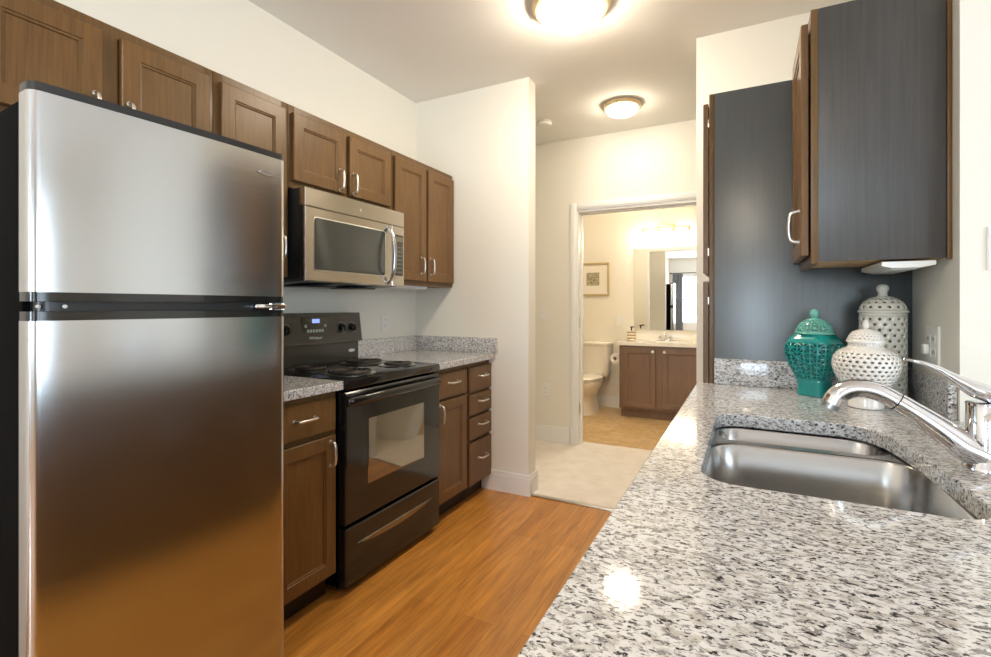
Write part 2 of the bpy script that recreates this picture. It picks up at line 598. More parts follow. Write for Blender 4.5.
def handle_bm(length, vertical, out=0.028):
    h = length / 2
    path = smooth_path([(-h, 0, 0), (-h + 0.003, -out * 0.62, 0), (-h * 0.72, -out * 0.96, 0), (0, -out * 1.08, 0), (h * 0.72, -out * 0.96, 0), (h - 0.003, -out * 0.62, 0), (h, 0, 0)], 4)
    if vertical:
        path = [Vector((0, p.y, p.x)) for p in path]
        bm = tube(bmesh.new(), path, 0.0062, 8)
    else:
        bm = tube(bmesh.new(), path, 0.0062, 8)
    for s in (-h, h):
        c = (0, 0, s) if vertical else (s, 0, 0)
        lathe(bm, [(0.0085, -0.003), (0.0085, 0.0)], 10, c, axis='y')
    return bm


HMESH = {}


def handle(parent, x, y, z, vertical=True, length=0.10, m='nickel', name='handle'):
    key = (vertical, length, m)
    if key not in HMESH:
        o = obj(name, handle_bm(length, vertical), m, parent, angle=60)
        HMESH[key] = o.data
    else:
        o = bpy.data.objects.new(name, HMESH[key])
        COL.objects.link(o)
        o.parent = parent
    o.location = (x, y, z)
    return o


SHAKER = [(0, 0), (0, 0.017), (0.003, 0.02), (0.054, 0.02), (0.056, 0.0165), (0.062, 0.0150), (0.064, 0.0105)]
SLAB = [(0, 0), (0, 0.015), (0.004, 0.02), (0.008, 0.02)]


def door(parent, x0, x1, z0, z1, m='wood', style=SHAKER, name='door'):
    return obj(name, ringpanel(bmesh.new(), x0, x1, z0, z1, style, -0.001), m, parent, angle=20)


def cabinet(name, label, cat, loc, w, d, h, rotz, bars_x=(), bars_z=(), toe=0.0, m='wood', mf='wood_frame', group=None, top_open=False):
    t = thing(name, label, cat, loc, rotz, group)
    z0 = toe
    obj('carcass', B((0.001, w - 0.001, 0.02, d, z0, h, 0.001)), m, t)
    bm = bmesh.new()
    st = 0.035
    for x in (0.0, w - st):
        box(bm, x, x + st, 0, 0.02, z0, h, 0.001)
    for z in (z0, h - 0.035):
        box(bm, st, w - st, 0, 0.02, z, z + 0.035, 0)
    for x in bars_x:
        box(bm, x - 0.022, x + 0.022, 0.0, 0.02, z0 + 0.035, h - 0.035, 0)
    for (xa, xb, z) in bars_z:
        box(bm, xa, xb, 0.0005, 0.02, z - 0.018, z + 0.018, 0)
    obj('face_frame', bm, mf, t)
    if toe:
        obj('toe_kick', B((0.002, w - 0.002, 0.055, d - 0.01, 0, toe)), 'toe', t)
    return t


L90 = PI / 2
# --- upper cabinets, left wall: front frame plane X=-1.84
UX = -1.84
UD = UX - XW - 0.001
GU = 'brown upper cabinets along the left wall'


def upper_left(label, y0, y1, z0, doors, **k):
    t = cabinet('wall_cabinet', label, 'cabinet', (UX, y0, z0), y1 - y0, UD, 2.14 - z0, L90, group=GU, **k)
    for a, b, zb, hx, hz in doors:
        dr = door(t, a - y0, b - y0, zb - z0, 2.105 - z0)
        handle(dr, hx - y0, -0.021, hz - z0)
    return t


upper_left('brown two-door cabinet on the wall directly above the steel refrigerator', 0.50, 1.192, 1.755,
           [(0.525, 0.821, 1.785, 0.797, 1.845), (0.873, 1.169, 1.785, 0.893, 1.845)], bars_x=(0.347,))
upper_left('tall brown one-door wall cabinet between the refrigerator and the microwave', 1.194, 1.540, 1.36,
           [(1.217, 1.515, 1.387, 1.488, 1.488)])
upper_left('short brown two-door cabinet hung directly above the microwave', 1.542, 2.262, 1.765,
           [(1.558, 1.881, 1.798, 1.838, 1.862), (1.909, 2.237, 1.798, 1.933, 1.862)], bars_x=(0.353,))
upper_left('tall brown two-door wall cabinet in the corner right of the microwave', 2.264, 2.928, 1.36,
           [(2.276, 2.588, 1.387, 2.530, 1.482), (2.612, 2.915, 1.387, 2.634, 1.482)], bars_x=(0.336,))

# --- base cabinets, left: frame plane X=-1.55
BX = -1.55
BD = BX - XW - 0.001
GB = 'brown base cabinets along the left wall'
t = cabinet('base_cabinet', 'brown base cabinet with drawer over door between refrigerator and range', 'cabinet', (BX, 1.205, 0), 0.335, BD, 0.876, L90, bars_z=((0.03, 0.30, 0.70),), toe=0.10, group=GB)
dr = door(t, 0.018, 0.319, 0.713, 0.85, style=SLAB, name='drawer')
handle(dr, 0.154, -0.021, 0.787, False)
dr = door(t, 0.018, 0.319, 0.115, 0.692)
handle(dr, 0.287, -0.021, 0.62)
t = cabinet('base_cabinet', 'brown base cabinet with one drawer over one door, right of the range', 'cabinet', (BX, 2.267, 0), 0.351, BD, 0.876, L90, bars_z=((0.03, 0.32, 0.69),), toe=0.10, group=GB)
dr = door(t, 0.018, 0.336, 0.702, 0.848, style=SLAB, name='drawer')
handle(dr, 0.176, -0.021, 0.787, False)
dr = door(t, 0.018, 0.336, 0.115, 0.688)
handle(dr, 0.037, -0.021, 0.62)
t = cabinet('base_cabinet', 'brown base cabinet with four stacked drawers against the end wall', 'cabinet', (BX, 2.619, 0), 0.309, BD, 0.876, L90,
            bars_z=((0.03, 0.28, 0.678), (0.03, 0.28, 0.531), (0.03, 0.28, 0.378)), toe=0.10, group=GB)
for z0, z1, hz in ((0.690, 0.848, 0.784), (0.545, 0.673, 0.625), (0.392, 0.527, 0.476), (0.105, 0.372, 0.262)):
    dr = door(t, 0.018, 0.3085, z0, z1, style=SLAB, name='drawer')
    handle(dr, 0.178, -0.021, hz, False)

# --- countertops left
CT0, CT1 = 0.877, 0.914


def counter(name, label, loops):
    o = obj(name, plate(bmesh.new(), loops, CT0, CT1), 'granite', angle=30)
    md = o.modifiers.new('edge', 'BEVEL')
    md.width = 0.003
    md.segments = 2
    md.limit_method = 'ANGLE'
    md.angle_limit = R(50)
    return tag(o, label, 'countertop')


def rect(x0, x1, y0, y1):
    return [(x0, y0), (x1, y0), (x1, y1), (x0, y1)]


counter('countertop', 'short granite countertop between the refrigerator and the black range', [rect(XW + 0.001, -1.508, 1.205, 1.545)])
counter('countertop', 'granite countertop in the far left corner, right of the black range', [rect(XW + 0.001, -1.508, 2.268, YE - 0.001)])


def splash(label, *b):
    return tag(obj('backsplash', B((*b, 0.002)), 'granite'), label, 'backsplash')


splash('granite backsplash strip on the left wall beside the range', XW + 0.001, XW + 0.02, 2.268, YE - 0.021, CT1 + 0.0005, 1.017)
splash('granite backsplash strip along the white end wall', XW + 0.001, -1.484, YE - 0.020, YE - 0.001, CT1 + 0.0005, 1.017)
splash('granite backsplash strip behind the short counter by the refrigerator', XW + 0.001, XW + 0.02, 1.205, 1.545, CT1 + 0.0005, 1.017)

# ------------------------------------------------------------------ refrigerator
ang = math.atan2(0.645, 0.042)
FW = 0.646
t = thing('refrigerator', 'stainless top-freezer refrigerator with black sides, left foreground', 'refrigerator', (-1.4045, 0.492, 0), ang)
# local x along the front, y into the body
obj('cabinet_body', B((0.006, FW - 0.006, 0.062, 0.70, 0.05, 1.700, 0.004)), 'black_side', t)
obj('base_grille', B((0.01, FW - 0.01, 0.05, 0.66, 0.0, 0.05, 0.003)), 'black_plastic', t)


def fridge_door_bm(z0, z1, inset=0.0, bulge=0.007, back=0.058):
    n = 14
    front = []
    r = 0.022
    x0, x1 = inset, FW - inset
    pts = [(x0, back)]
    for k in range(6):
        a = PI / 2 * k / 5
        pts.append((x0 + r - r * math.cos(a), inset + r - r * math.sin(a)))
    for k in range(1, n):
        s = k / n
        pts.append((x0 + r + (x1 - x0 - 2 * r) * s, inset - bulge * 4 * s * (1 - s)))
    for k in range(6):
        a = PI / 2 * k / 5
        pts.append((x1 - r + r * math.sin(a), inset + r - r * math.cos(a)))
    pts.append((x1, back))
    return loft(bmesh.new(), [[(x, y, z0) for x, y in pts], [(x, y, z1) for x, y in pts]])


fz = obj('freezer_door', fridge_door_bm(1.259, 1.708), 'steel', t, angle=40)
fd = obj('fresh_food_door', fridge_door_bm(0.07, 1.194), 'steel', t, angle=40)
obj('top_cap', fridge_door_bm(1.708, 1.728, 0.001), 'black_plastic', fz, angle=40)
obj('pocket_handle', fridge_door_bm(1.238, 1.259, 0.0012), 'black', fz, angle=40)
obj('pocket_handle', fridge_door_bm(1.194, 1.215, 0.0012), 'black', fd, angle=40)
obj('door_gasket', fridge_door_bm(1.2155, 1.2375, 0.020, 0.002), 'black_plastic', t, angle=40)
bm = B((0.530, 0.640, -0.009, 0.02, 1.2185, 1.2345, 0.004))
lathe(bm, [(0.0085, 1.2165), (0.0085, 1.2365)], 14, (0.640, 0.010, 0))
lathe(bm, [(0.006, 1.2165), (0.006, 1.2365)], 12, (0.585, -0.003, 0))
obj('hinge', bm, 'chrome', t)
for sx in (0.004, 0.05):
    obj('rivet', lathe(bmesh.new(), [(0.0045, 0.020), (0.0045, 0.016), (0.002, 0.0145)], 12, (sx + 0.018, -0.004 if sx > 0.02 else 0.002, 1.2265), axis='y'), 'print_white', t)
bm = bmesh.new()
loop = [(0.570 + 0.026 * math.cos(a), -0.0065, 1.652 + 0.0065 * math.sin(a)) for a in (2 * PI * k / 20 for k in range(1, 18))]
tube(bm, loop, 0.0012, 6)
obj('badge', bm, 'badge', fz)
text_part('badge_lettering', 'Whirlpool', 0.016, 'badge', fz, (0.570, -0.0062, 1.652), (PI / 2, 0, 0))

# ------------------------------------------------------------------ microwave
MW = 0.707
t = thing('microwave', 'stainless over-the-range microwave hung under the short cabinet', 'microwave', (-1.785, 1.5555, 1.338), L90)
obj('case', B((0.006, MW - 0.006, 0.0, 0.365, 0.012, 0.424, 0.003)), 'dark', t)
bm = bmesh.new()
loft(bm, [[(0.012, 0.0, 0.003), (MW - 0.012, 0.0, 0.003), (MW - 0.012, 0.34, -0.012), (0.012, 0.34, -0.012)], [(0.006, -0.03, 0.012), (MW - 0.006, -0.03, 0.012), (MW - 0.006, 0.36, 0.012), (0.006, 0.36, 0.012)]])
box(bm, 0.10, 0.30, 0.08, 0.22, -0.016, -0.008, 0.002)
box(bm, 0.40, 0.60, 0.08, 0.22, -0.016, -0.008, 0.002)
obj('bottom_vent', bm, 'black_plastic', t)
obj('vent_strip', ringpanel(bmesh.new(), 0.0, MW, 0.341, 0.424, [(0, 0), (0, 0.036), (0.003, 0.039)], 0), 'steel_micro', t, angle=25)
obj('front_shell', B((0.0, MW, -0.03, -0.001, 0.005, 0.339, 0.003)), 'black_plastic', t)
DW = 0.600
dr = obj('door', ringpanel(bmesh.new(), 0.0, DW - 0.001, 0.003, 0.339, [(0, 0.028), (0, 0.036), (0.004, 0.040)], 0), 'steel_micro', t, angle=25)


def rr_panel(x0, x1, z0, z1, r, y, d):
    pts = rrect(x0, x1, z0, z1, r, 5)
    return loft(bmesh.new(), [[(x, y, z) for x, z in pts], [(x, y - d, z) for x, z in pts], [(x + 0.004 * (1 if x < (x0 + x1) / 2 else -1), y - d - 0.001, z + 0.004 * (1 if z < (z0 + z1) / 2 else -1)) for x, z in pts]])


obj('window_bezel', rr_panel(0.044, 0.545, 0.052, 0.298, 0.018, -0.0395, 0.0012), 'nickel', dr)
obj('window', rr_panel(0.049, 0.540, 0.057, 0.293, 0.015, -0.0405, 0.0012), 'micro_glass', dr)
pth = smooth_path([(0.563, -0.038, 0.322), (0.563, -0.060, 0.305), (0.563, -0.082, 0.250), (0.563, -0.088, 0.17), (0.563, -0.082, 0.09), (0.563, -0.060, 0.035), (0.563, -0.038, 0.018)], 5)
obj('handle', tube(bmesh.new(), pth, 0.013, 12, 0.75), 'steel', dr, angle=60)
cp = obj('control_panel', ringpanel(bmesh.new(), DW + 0.001, MW, 0.003, 0.339, [(0, 0.028), (0, 0.036), (0.004, 0.040)], 0), 'steel_micro', t, angle=25)
kp = obj('keypad', rr_panel(0.622, 0.694, 0.062, 0.292, 0.006, -0.0395, 0.0012), 'panel_black', cp)
bm = bmesh.new()
for r in range(7):
    for c in range(3):
        box(bm, 0.630 + c * 0.020, 0.644 + c * 0.020, -0.0425, -0.0405, 0.075 + r * 0.023, 0.087 + r * 0.023, 0)
obj('buttons', bm, mat('keypad_grey', (0.13, 0.12, 0.10), 0.4), kp)
obj('display', B((0.632, 0.686, -0.0425, -0.0405, 0.252, 0.280)), mat('dim_lcd', (0.16, 0.15, 0.09), 0.3), kp)
obj('badge', lathe(bmesh.new(), [(0.009, -0.0385), (0.009, -0.0400), (0.006, -0.0405)], 16, (0.353, 0, 0.374), axis='y'), 'badge', t)

# ------------------------------------------------------------------ range
SW = 0.710
t = thing('electric_range', 'gloss black freestanding electric coil range with oven', 'range', (-1.545, 1.552, 0), L90)
obj('body', B((0.0, SW, 0.0, 0.600, 0.03, 0.868, 0.003)), 'black_side', t)
for lx in (0.03, SW - 0.06):
    for ly in (0.04, 0.54):
        obj('levelling_foot', lathe(bmesh.new(), [(0.015, 0), (0.015, 0.032)], 10, (lx + 0.015, ly, 0)), 'black_plastic', t)
bm = B((-0.003, SW + 0.003, -0.045, 0.600, 0.872, 0.916, 0.010))
obj('cooktop', bm, 'black', t)
od = obj('oven_door', ringpanel(bmesh.new(), 0.0, SW, 0.297, 0.862, [(0, 0), (0, 0.036), (0.006, 0.041)], -0.001), 'black', t, angle=25)
obj('oven_window', rr_panel(0.135, 0.562, 0.438, 0.728, 0.006, -0.0415, 0.001), 'oven_glass', od)
pth = smooth_path([(0.014, -0.038, 0.820), (0.016, -0.054, 0.822), (0.05, -0.062, 0.823), (0.355, -0.070, 0.825), (SW - 0.06, -0.062, 0.823), (SW - 0.030, -0.054, 0.822), (SW - 0.028, -0.038, 0.820)], 5)
obj('handle', tube(bmesh.new(), pth, 0.0125, 10, 1.7, up=(0, 0, 1)), 'black', od, angle=60)
sd = obj('storage_drawer', ringpanel(bmesh.new(), 0.0, SW, 0.035, 0.283, [(0, 0), (0, 0.036), (0.006, 0.041)], -0.001), 'black', t, angle=25)
# scooped drawer pull: a shallow crescent dish standing on the drawer face
rings = []
for k in range(17):
    s = k / 16
    x = 0.07 + 0.56 * s
    hgt = 0.036 * (math.sin(PI * s) ** 0.55) + 0.001
    rings.append([(x, -0.0405, 0.205), (x, -0.0475, 0.203), (x, -0.0430, 0.205 - hgt * 0.7), (x, -0.0405, 0.204 - hgt)])
obj('drawer_pull', loft(bmesh.new(), rings), mat('satin_dark_pull', (0.30, 0.28, 0.22), 0.25, 0.8), sd, angle=50)
# back guard
BY0 = 0.520
obj('back_riser', B((0.012, SW - 0.012, BY0 + 0.012, 0.604, 0.912, 1.022, 0.003)), 'panel_black', t)
bm = bmesh.new()
loft(bm, [[(0.0, BY0 - 0.012, 1.024), (SW, BY0 - 0.012, 1.024), (SW, 0.606, 1.024), (0, 0.606, 1.024)],
          [(0.0, BY0 - 0.004, 1.040), (SW, BY0 - 0.004, 1.040), (SW, 0.606, 1.040), (0, 0.606, 1.040)],
          [(0.004, BY0 + 0.012, 1.192), (SW - 0.004, BY0 + 0.012, 1.192), (SW - 0.004, 0.600, 1.192), (0.004, 0.600, 1.192)]])
cg = obj('control_console', bm, 'panel_black', t)


def console_y(z):
    return BY0 - 0.004 + (z - 1.04) * 0.016 / 0.152


kn = None
for kx in (0.075, 0.165, 0.548, 0.630):
    bm = lathe(bmesh.new(), [(0.026, 0.001), (0.026, -0.004), (0.019, -0.006), (0.018, -0.022), (0.016, -0.024)], 24, (kx, console_y(1.106), 1.106), axis='y')
    box(bm, kx - 0.004, kx + 0.004, console_y(1.106) - 0.031, console_y(1.106) - 0.02, 1.088, 1.124, 0.002)
    k = obj('knob', bm, 'black', cg)
    a0 = console_y(1.106)
    tube_pts = [(kx + 0.032 * math.cos(a), a0 - 0.0008, 1.106 + 0.032 * math.sin(a)) for a in (R(-50 + 280 * q / 14) for q in range(15))]
    obj('dial_marking', tube(bmesh.new(), tube_pts, 0.0009, 5), mat('grey_print', (0.35, 0.34, 0.30), 0.5) if kx < 0.1 else bpy.data.materials['grey_print'], k)
dpl = obj('display_panel', B((0.27, 0.445, console_y(1.12) - 0.003, console_y(1.12) + 0.01, 1.075, 1.170, 0.002)), mat('display_surround', (0.075, 0.066, 0.042), 0.2), cg)
obj('clock_display', B((0.335, 0.385, console_y(1.12) - 0.0042, console_y(1.12) - 0.002, 1.138, 1.160)), 'display', dpl)
bm = bmesh.new()
for k in range(6):
    box(bm, 0.30 + k * 0.020, 0.315 + k * 0.020, console_y(1.12) - 0.0042, console_y(1.12) - 0.002, 1.088, 1.104)
for k in (0.285, 0.42):
    box(bm, k, k + 0.014, console_y(1.12) - 0.0042, console_y(1.12) - 0.002, 1.115, 1.13)
obj('touch_buttons', bm, 'display_pale', dpl)
text_part('badge_lettering', 'Whirlpool', 0.021, 'print_white', cg, (0.356, console_y(1.058) - 0.0015, 1.058), (PI / 2 - 0.1, 0, 0))
bm = lathe(bmesh.new(), [(1.0, 0.0), (1.0, -0.0012)], 24, (0, 0, 0), axis='y')
bmesh.ops.scale(bm, vec=(0.026, 1, 0.0095), verts=bm.verts[:])
bmesh.ops.translate(bm, vec=(0.640, BY0 + 0.0118, 0.970), verts=bm.verts[:])
obj('oval_sticker', bm, 'print_white', t)
# burners: X,Y world -> local x = Y-1.552, y = -1.545-X
for (wx, wy, rr) in ((-1.915, 1.735, 0.085), (-1.650, 1.725, 0.108), (-1.890, 2.085, 0.108), (-1.655, 2.085, 0.085)):
    lx, ly = wy - 1.552, -1.545 - wx
    pn = obj('burner_pan', lathe(bmesh.new(), [(rr + 0.014, 0.9155), (rr + 0.015, 0.919), (rr + 0.008, 0.9205), (rr, 0.918), (rr * 0.55, 0.9165), (0.02, 0.9165)], 36, (lx, ly, 0)), 'pan', t)
    sp = []
    turns = 4 if rr > 0.1 else 3
    for q in range(turns * 28 + 1):
        a = 2 * PI * q / 28
        r_ = 0.022 + (rr - 0.03) * q / (turns * 28)
        sp.append((lx + r_ * math.cos(a), ly + r_ * math.sin(a), 0.9265))
    bm = tube(bmesh.new(), sp, 0.0055, 7)
    for a in (0.4, 2.5, 4.6):
        box(bm, lx - 0.003, lx + 0.003, ly - 0.003, ly + 0.003, 0.916, 0.922)
    obj('coil', bm, 'coil', pn, angle=60)

# ------------------------------------------------------------------ wall plates
def wall_plate(name, label, cat, loc, rotz, kind='outlet', w_=0.072, h_=0.116):
    """plate lies in local xz, facing -y"""
    t = thing(name, label, cat, loc, rotz)
    obj('cover_plate', ringpanel(bmesh.new(), -w_ / 2, w_ / 2, -h_ / 2, h_ / 2, [(0, 0), (0, 0.004), (0.004, 0.006)], -0.0005), 'white_plastic', t, angle=25)
    n = max(1, round(w_ / 0.05) - 0) if w_ > 0.1 else 1
    for i in range(n):
        cx = (i - (n - 1) / 2) * 0.046
        if kind == 'outlet':
            for s in (-0.02, 0.02):
                o = obj('receptacle', ringpanel(bmesh.new(), cx - 0.016, cx + 0.016, s - 0.014, s + 0.014, [(0, 0.005), (0, 0.0075), (0.003, 0.008)], 0), 'white_plastic', t)
                obj('slots', B((cx - 0.008, cx - 0.006, -0.0086, -0.0075, s - 0.003, s + 0.007), (cx + 0.006, cx + 0.008, -0.0086, -0.0075, s - 0.003, s + 0.007)), 'dark', o)
        else:
            obj('toggle', B((cx - 0.006, cx + 0.006, -0.018, -0.005, -0.004, 0.016, 0.002)), 'white_plastic', t)
    return t


wall_plate('wall_outlet', 'white outlet on the left wall above the corner backsplash', 'outlet', (XW, 2.582, 1.117), L90)
wall_plate('light_switch', 'white switch plate on hall wall left of bathroom door casing', 'switch', (-1.655, YH, 1.165), 0, 'switch')
wall_plate('wall_outlet', 'white outlet low on the hall wall left of the bathroom door', 'outlet', (-1.632, YH, 0.466), 0)
wall_plate('light_switch', 'white plate at the photo\'s right edge, on the pale wall beside upper cabinet', 'switch', (0.569 + 0.058, YN, 1.381), 0, 'switch', 0.116, 0.116)
wp = wall_plate('wall_outlet', 'white double-gang outlet plate behind the faucet, above right granite backsplash', 'outlet', (XR, 1.972, 1.105), -L90, 'outlet', 0.116, 0.122)
obj('safety_plug', B((-0.044, -0.012, -0.022, -0.008, -0.028, 0.004, 0.004)), 'white_plastic', wp)
wall_plate('light_switch', 'white switch plate on bathroom back wall left of the mirror', 'switch', (-1.385, YB, 1.06), 0, 'switch')

# ------------------------------------------------------------------ ceiling fixtures
def ceiling_lamp(label, x, y, k, kz, glow='dome'):
    t = thing('ceiling_lamp', label, 'ceiling light', (x, y, CZ), 0, 'flush ceiling lights')
    obj('trim_ring', lathe(bmesh.new(), [(0.150, 0), (0.172, -0.008), (0.176, -0.022), (0.168, -0.036), (0.150, -0.046), (0.135, -0.046)], 48, cap1=True), 'brass', t)
    obj('glass_dome', lathe(bmesh.new(), [(0.143, -0.040), (0.140, -0.060), (0.126, -0.082), (0.100, -0.100), (0.062, -0.113), (0.022, -0.118), (0.004, -0.118)], 48), glow, t)
    for o in t.children:
        o.data.transform(Matrix.Diagonal((k, k, kz, 1)))
    return t


ceiling_lamp('larger round flush ceiling light at the photo\'s top edge, over the kitchen', -0.765, 2.30, 1.09, 1.0)
ceiling_lamp('round flush ceiling light in the hall in front of the bathroom door', -0.82, 3.64, 0.80, 0.70, 'dome_hall')
ceiling_lamp('extra round flush ceiling light, added unseen behind the viewer to brighten the kitchen', -0.75, -0.75, 1.1, 1.0)  # added lamp, out of view: warms the left wall and upper cabinets
ceiling_lamp('extra round flush ceiling light, added unseen inside the bathroom to keep it bright', -1.05, 5.05, 0.8, 0.8)  # added lamp, out of view: fills the bathroom so the vanity shades can stay dim
t = thing('smoke_detector', 'small round white smoke detector on the hall ceiling', 'smoke detector', (-1.45, 3.70, CZ))
obj('housing', lathe(bmesh.new(), [(0.055, -0.0005), (0.058, -0.014), (0.050, -0.030), (0.035, -0.034), (0.01, -0.034)], 32), 'white_plastic', t)
obj('vent_ring', lathe(bmesh.new(), [(0.0592, -0.008), (0.0592, -0.012)], 32), mat('grey_vent', (0.4, 0.38, 0.33), 0.6), t)

# ------------------------------------------------------------------ under-cabinet lights
def under_light(label, loc, rotz, ln, dp):
    t = thing('under_cabinet_light', label, 'light fixture', loc, rotz, 'under-cabinet light fixtures')
    pts = [(0, 0), (dp, 0), (dp, -0.012), (dp * 0.72, -0.019), (dp * 0.2, -0.019), (0, -0.012)]
    obj('housing', loft(bmesh.new(), [[(0, y, z) for y, z in pts], [(ln, y, z) for y, z in pts]]), 'white_plastic', t)
    obj('diffuser', B((0.02, ln - 0.02, dp * 0.2, dp * 0.7, -0.0225, -0.0195, 0.001)), mat('ribbed_diffuser', (0.72, 0.73, 0.72), 0.3), t)
    return t


under_light('white under-cabinet light beneath the right-hand upper cabinet', (0.358, 2.125, 1.3595), -L90, 0.295, 0.125)
under_light('white under-cabinet light beneath the corner cabinet by the microwave', (-1.90, 2.29, 1.3595), L90, 0.42, 0.10)

# ------------------------------------------------------------------ right run: counter, sink, faucet
XC = -0.184
SK = (-0.079, 0.338, 0.958, 1.592)
hole = [p for p in rrect(SK[0], SK[1], SK[2], SK[3], 0.07, 7)][8:] + [(0.334, 1.15), (0.322, 1.34), (0.313, 1.42), (0.300, 1.50), (0.272, 1.56), (0.230, 1.586)]
YP = 2.19
outer = [(XC, -0.45), (0.78, -0.45), (0.78, YN - 0.002), (XR - 0.001, YN - 0.002), (XR - 0.001, YP - 0.001), (XC, YP - 0.001)]
counter('countertop', 'long speckled granite countertop with undermount sink, right foreground', [outer, hole])
splash('granite backsplash strip along the dark pantry side panel', XC + 0.066, XR - 0.022, YP - 0.021, YP - 0.001, CT1 + 0.0005, 1.017)
splash('granite backsplash strip on the right wall behind the jars', XR - 0.021, XR - 0.001, YN + 0.012, YP - 0.002, CT1 + 0.0005, 1.017)

t = thing('kitchen_sink', 'stainless double-bowl undermount sink in the granite counter', 'sink', (0.116, 1.29, 0.70))
OX, OY, OZ = 0.116, 1.29, 0.70


def bowl(x0, x1, y0, y1, r, ztop, depth):
    rings = []
    for ins, z in ((0.0, ztop), (0.004, ztop - 0.006), (0.010, ztop - depth * 0.6), (0.016, ztop - depth + 0.03), (0.026, ztop - depth + 0.010), (0.045, ztop - depth), (0.12, ztop - depth - 0.003)):
        rings.append([(x - OX, y - OY, z - OZ) for x, y in rrect(x0 + ins, x1 - ins, y0 + ins, y1 - ins, max(r - ins * 0.4, 0.012), 8)])
    return loft(bmesh.new(), rings, cap0=False)


b1 = (SK[0] - 0.004, SK[1] + 0.004, SK[2] - 0.004, 1.405)
b2 = (SK[0] + 0.006, SK[1] - 0.030, 1.430, SK[3] + 0.004)
zr = CT0 - 0.0015
bm = plate(bmesh.new(), [[(x - OX, y - OY) for x, y in rrect(SK[0] - 0.02, SK[1] + 0.02, SK[2] - 0.02, SK[3] + 0.02, 0.05)],
                         [(x - OX, y - OY) for x, y in rrect(*b1, 0.075, 8)], [(x - OX, y - OY) for x, y in rrect(*b2, 0.06, 8)]], zr - OZ - 0.002, zr - OZ)
obj('rim', bm, 'sink', t, angle=30)
for bx, nm in ((b1, 0.195), (b2, 0.15)):
    r_ = 0.075 if bx is b1 else 0.06
    bo = obj('bowl', bowl(*bx, r_, zr - 0.0005, nm), 'sink', t, angle=60, recalc=False)
    md = bo.modifiers.new('gauge', 'SOLIDIFY')
    md.thickness = 0.0012
    md.offset = 1
    cx, cy = (bx[0] + bx[1]) / 2 - OX, (bx[2] + bx[3]) / 2 - OY
    obj('drain', lathe(bmesh.new(), [(0.045, zr - nm - 0.0015 - OZ), (0.043, zr - nm + 0.001 - OZ), (0.03, zr - nm - 0.001 - OZ), (0.005, zr - nm - 0.001 - OZ)], 24, (cx, cy, 0)), 'chrome', bo)

FX, FY = 0.408, 1.27
t = thing('kitchen_faucet', 'chrome single-lever kitchen faucet with low arched pull-out spout', 'faucet', (FX, FY, CT1))
obj('body', lathe(bmesh.new(), [(0.034, 0.0), (0.034, 0.005), (0.030, 0.010), (0.029, 0.050), (0.0285, 0.122), (0.026, 0.126)], 36), 'chrome', t, angle=40)
pth = smooth_path([(-0.004, 0, 0.028), (-0.03, 0, 0.040), (-0.052, 0, 0.057), (-0.078, 0, 0.078), (-0.106, 0, 0.099), (-0.135, 0, 0.118)], 6)
n = len(pth)
obj('spout_arm', tube(bmesh.new(), pth, [0.031 - 0.0120 * min(1, i / (n * 0.8)) for i in range(n)], 18), 'chrome', t, angle=60)
pth2 = smooth_path([(-0.135, 0, 0.118), (-0.160, 0, 0.1325), (-0.186, 0, 0.140), (-0.212, 0, 0.138), (-0.234, 0, 0.124), (-0.245, 0, 0.104)], 6)
n = len(pth2)
sh = obj('spray_head', tube(bmesh.new(), pth2, [0.0190 if i == 0 else 0.0182 + 0.002 * (i / n) for i in range(n)], 18), 'chrome', t, angle=60)
obj('seam_ring', tube(bmesh.new(), [(-0.1345, 0, 0.1177), (-0.1362, 0, 0.1188)], 0.0194, 18), mat('dark_seam', (0.05, 0.05, 0.055), 0.3, 0.8), sh)
d = Vector((-0.011, 0, -0.020)).normalized()
obj('aerator', tube(bmesh.new(), [Vector((-0.2445, 0, 0.106)) + d * 0.001, Vector((-0.245, 0, 0.104)) + d * 0.011], 0.0165, 18), mat('grey_aerator', (0.35, 0.36, 0.38), 0.3, 0.9), sh)
obj('cap_ring', lathe(bmesh.new(), [(0.0292, 0.1225), (0.0292, 0.126), (0.027, 0.1275)], 36), 'chrome', t)
# lever: dome over the body running into a thin flat blade
rings = []
for (cx, cz, hy, hz_) in ((0.034, 0.130, 0.006, 0.004), (0.026, 0.136, 0.020, 0.010), (0.005, 0.144, 0.028, 0.016), (-0.020, 0.154, 0.027, 0.015), (-0.045, 0.170, 0.022, 0.010),
                          (-0.070, 0.1875, 0.0185, 0.0065), (-0.095, 0.199, 0.016, 0.0045), (-0.115, 0.2045, 0.013, 0.0032), (-0.126, 0.206, 0.006, 0.002)):
    rings.append([(cx + 0.35 * math.sin(a) * hz_, hy * math.cos(a), cz + hz_ * math.sin(a)) for a in (2 * PI * k / 20 for k in range(20))])
obj('lever', loft(bmesh.new(), rings), 'chrome', t, angle=60)

